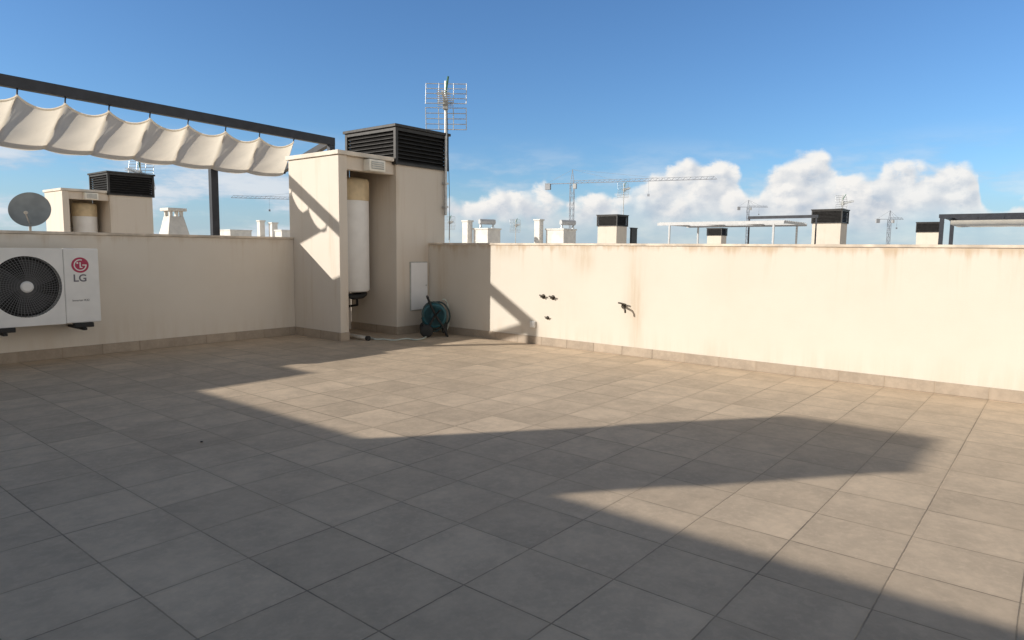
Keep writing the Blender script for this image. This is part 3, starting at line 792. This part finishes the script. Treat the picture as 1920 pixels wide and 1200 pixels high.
def dens(os, ot):
    cv = nd(nt, 'ShaderNodeCombineXYZ')
    nt.links.new(mth(nt, 'ADD', s, os), cv.inputs[0]); nt.links.new(mth(nt, 'MULTIPLY', mth(nt, 'ADD', t, ot), 1.25), cv.inputs[1]); cv.inputs[2].default_value = 3.3
    nn = nd(nt, 'ShaderNodeTexNoise'); nn.inputs['Scale'].default_value = 24; nn.inputs['Detail'].default_value = 6; nn.inputs['Roughness'].default_value = .62
    nt.links.new(cv.outputs[0], nn.inputs['Vector'])
    wv = nd(nt, 'ShaderNodeVectorMath'); wv.operation = 'MULTIPLY_ADD'
    nt.links.new(nn.outputs['Color'], wv.inputs[0]); wv.inputs[1].default_value = (.04, .04, .04); nt.links.new(cv.outputs[0], wv.inputs[2])
    vo = nd(nt, 'ShaderNodeTexVoronoi'); vo.voronoi_dimensions = '2D'; vo.feature = 'SMOOTH_F1'; vo.inputs['Scale'].default_value = 22; vo.inputs['Smoothness'].default_value = .4
    nt.links.new(wv.outputs[0], vo.inputs['Vector'])
    vo2 = nd(nt, 'ShaderNodeTexVoronoi'); vo2.voronoi_dimensions = '2D'; vo2.feature = 'F1'; vo2.inputs['Scale'].default_value = 50
    nt.links.new(wv.outputs[0], vo2.inputs['Vector'])
    bl = mth(nt, 'SUBTRACT', .45, vo.outputs['Distance'])
    b2 = mth(nt, 'SUBTRACT', .45, vo2.outputs['Distance'])
    return mth(nt, 'ADD', mth(nt, 'ADD', mth(nt, 'MULTIPLY', mth(nt, 'SUBTRACT', nn.outputs['Fac'], .5), .8), mth(nt, 'MULTIPLY', bl, .6)), mth(nt, 'MULTIPLY', b2, .16)), cv.outputs[0]
d0, cvec = dens(0, 0); d1, _ = dens(-.010, .008)
gap = noise(nt, cvec, 9, 3, .6)
edge = mth(nt, 'ADD', mth(nt, 'SUBTRACT', Hc, t), mth(nt, 'MULTIPLY', d0, .05))
mask = smooth(nt, edge, -.004, .013)
# bodies thin out below their bases
opac = smooth(nt, mth(nt, 'ADD', t, mth(nt, 'MULTIPLY', mth(nt, 'SUBTRACT', gap, .5), .05)), .016, .062, .22, 1.0)
mask = mth(nt, 'MULTIPLY', mask, opac)
thin = smooth(nt, mth(nt, 'ADD', gap, mth(nt, 'MULTIPLY', d0, .22)), .36, .54)
mask = mth(nt, 'MULTIPLY', mask, mth(nt, 'MAXIMUM', thin, smooth(nt, s, .10, .22, 0, .94)))
lit = mth(nt, 'ADD', .70, mth(nt, 'MULTIPLY', mth(nt, 'SUBTRACT', d0, d1), 1.7), None, True)
vert = smooth(nt, t, .02, .085, .50, 1.0)
near_top = smooth(nt, edge, .04, .0, 0, .24)
lf_ = mth(nt, 'ADD', mth(nt, 'MULTIPLY', lit, vert), near_top, None, True)
cc = mixc(nt, lf_, (.42, .50, .61), (.93, .91, .88))
bgc = nd(nt, 'ShaderNodeBackground'); nt.links.new(cc, bgc.inputs[0]); bgc.inputs[1].default_value = 1.0
m1 = nd(nt, 'ShaderNodeMixShader')
cv = nd(nt, 'ShaderNodeCombineXYZ'); nt.links.new(mth(nt, 'MULTIPLY', s, 4.0), cv.inputs[0]); nt.links.new(mth(nt, 'MULTIPLY', t, 13), cv.inputs[1])
wn = noise(nt, cv.outputs[0], 1.6, 6, .6)
wleft = smooth(nt, s, -.12, -.35, .5, 1.0)
wm = mth(nt, 'MULTIPLY', smooth(nt, wn, .38, .60), smooth(nt, t, .17, .09))
wm = mth(nt, 'MULTIPLY', mth(nt, 'MULTIPLY', wm, .9), wleft)
hz = smooth(nt, t, .13, -.01, 0, .66)
wm = mth(nt, 'MAXIMUM', wm, hz)
bgw = nd(nt, 'ShaderNodeBackground'); bgw.inputs[1].default_value = 1.0
nt.links.new(mixc(nt, smooth(nt, wn, .42, .65), (.44, .57, .73), (.74, .78, .83)), bgw.inputs[0])
m2 = nd(nt, 'ShaderNodeMixShader')
nt.links.new(wm, m2.inputs[0]); nt.links.new(bg.outputs[0], m2.inputs[1]); nt.links.new(bgw.outputs[0], m2.inputs[2])
nt.links.new(mask, m1.inputs[0]); nt.links.new(m2.outputs[0], m1.inputs[1]); nt.links.new(bgc.outputs[0], m1.inputs[2])
# unseen broken bright cloud added behind the camera to fill the shaded walls
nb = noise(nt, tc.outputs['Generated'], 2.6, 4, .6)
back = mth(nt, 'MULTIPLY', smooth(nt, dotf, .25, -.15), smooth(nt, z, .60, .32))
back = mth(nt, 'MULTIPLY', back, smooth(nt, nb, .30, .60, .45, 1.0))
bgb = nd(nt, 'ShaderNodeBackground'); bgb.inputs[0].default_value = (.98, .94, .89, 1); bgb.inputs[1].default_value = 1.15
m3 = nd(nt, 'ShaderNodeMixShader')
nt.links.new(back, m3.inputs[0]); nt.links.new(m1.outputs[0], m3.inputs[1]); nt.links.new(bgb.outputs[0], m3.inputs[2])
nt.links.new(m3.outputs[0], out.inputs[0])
sc.view_settings.view_transform = 'Standard'; sc.view_settings.look = 'None'; sc.view_settings.exposure = 0
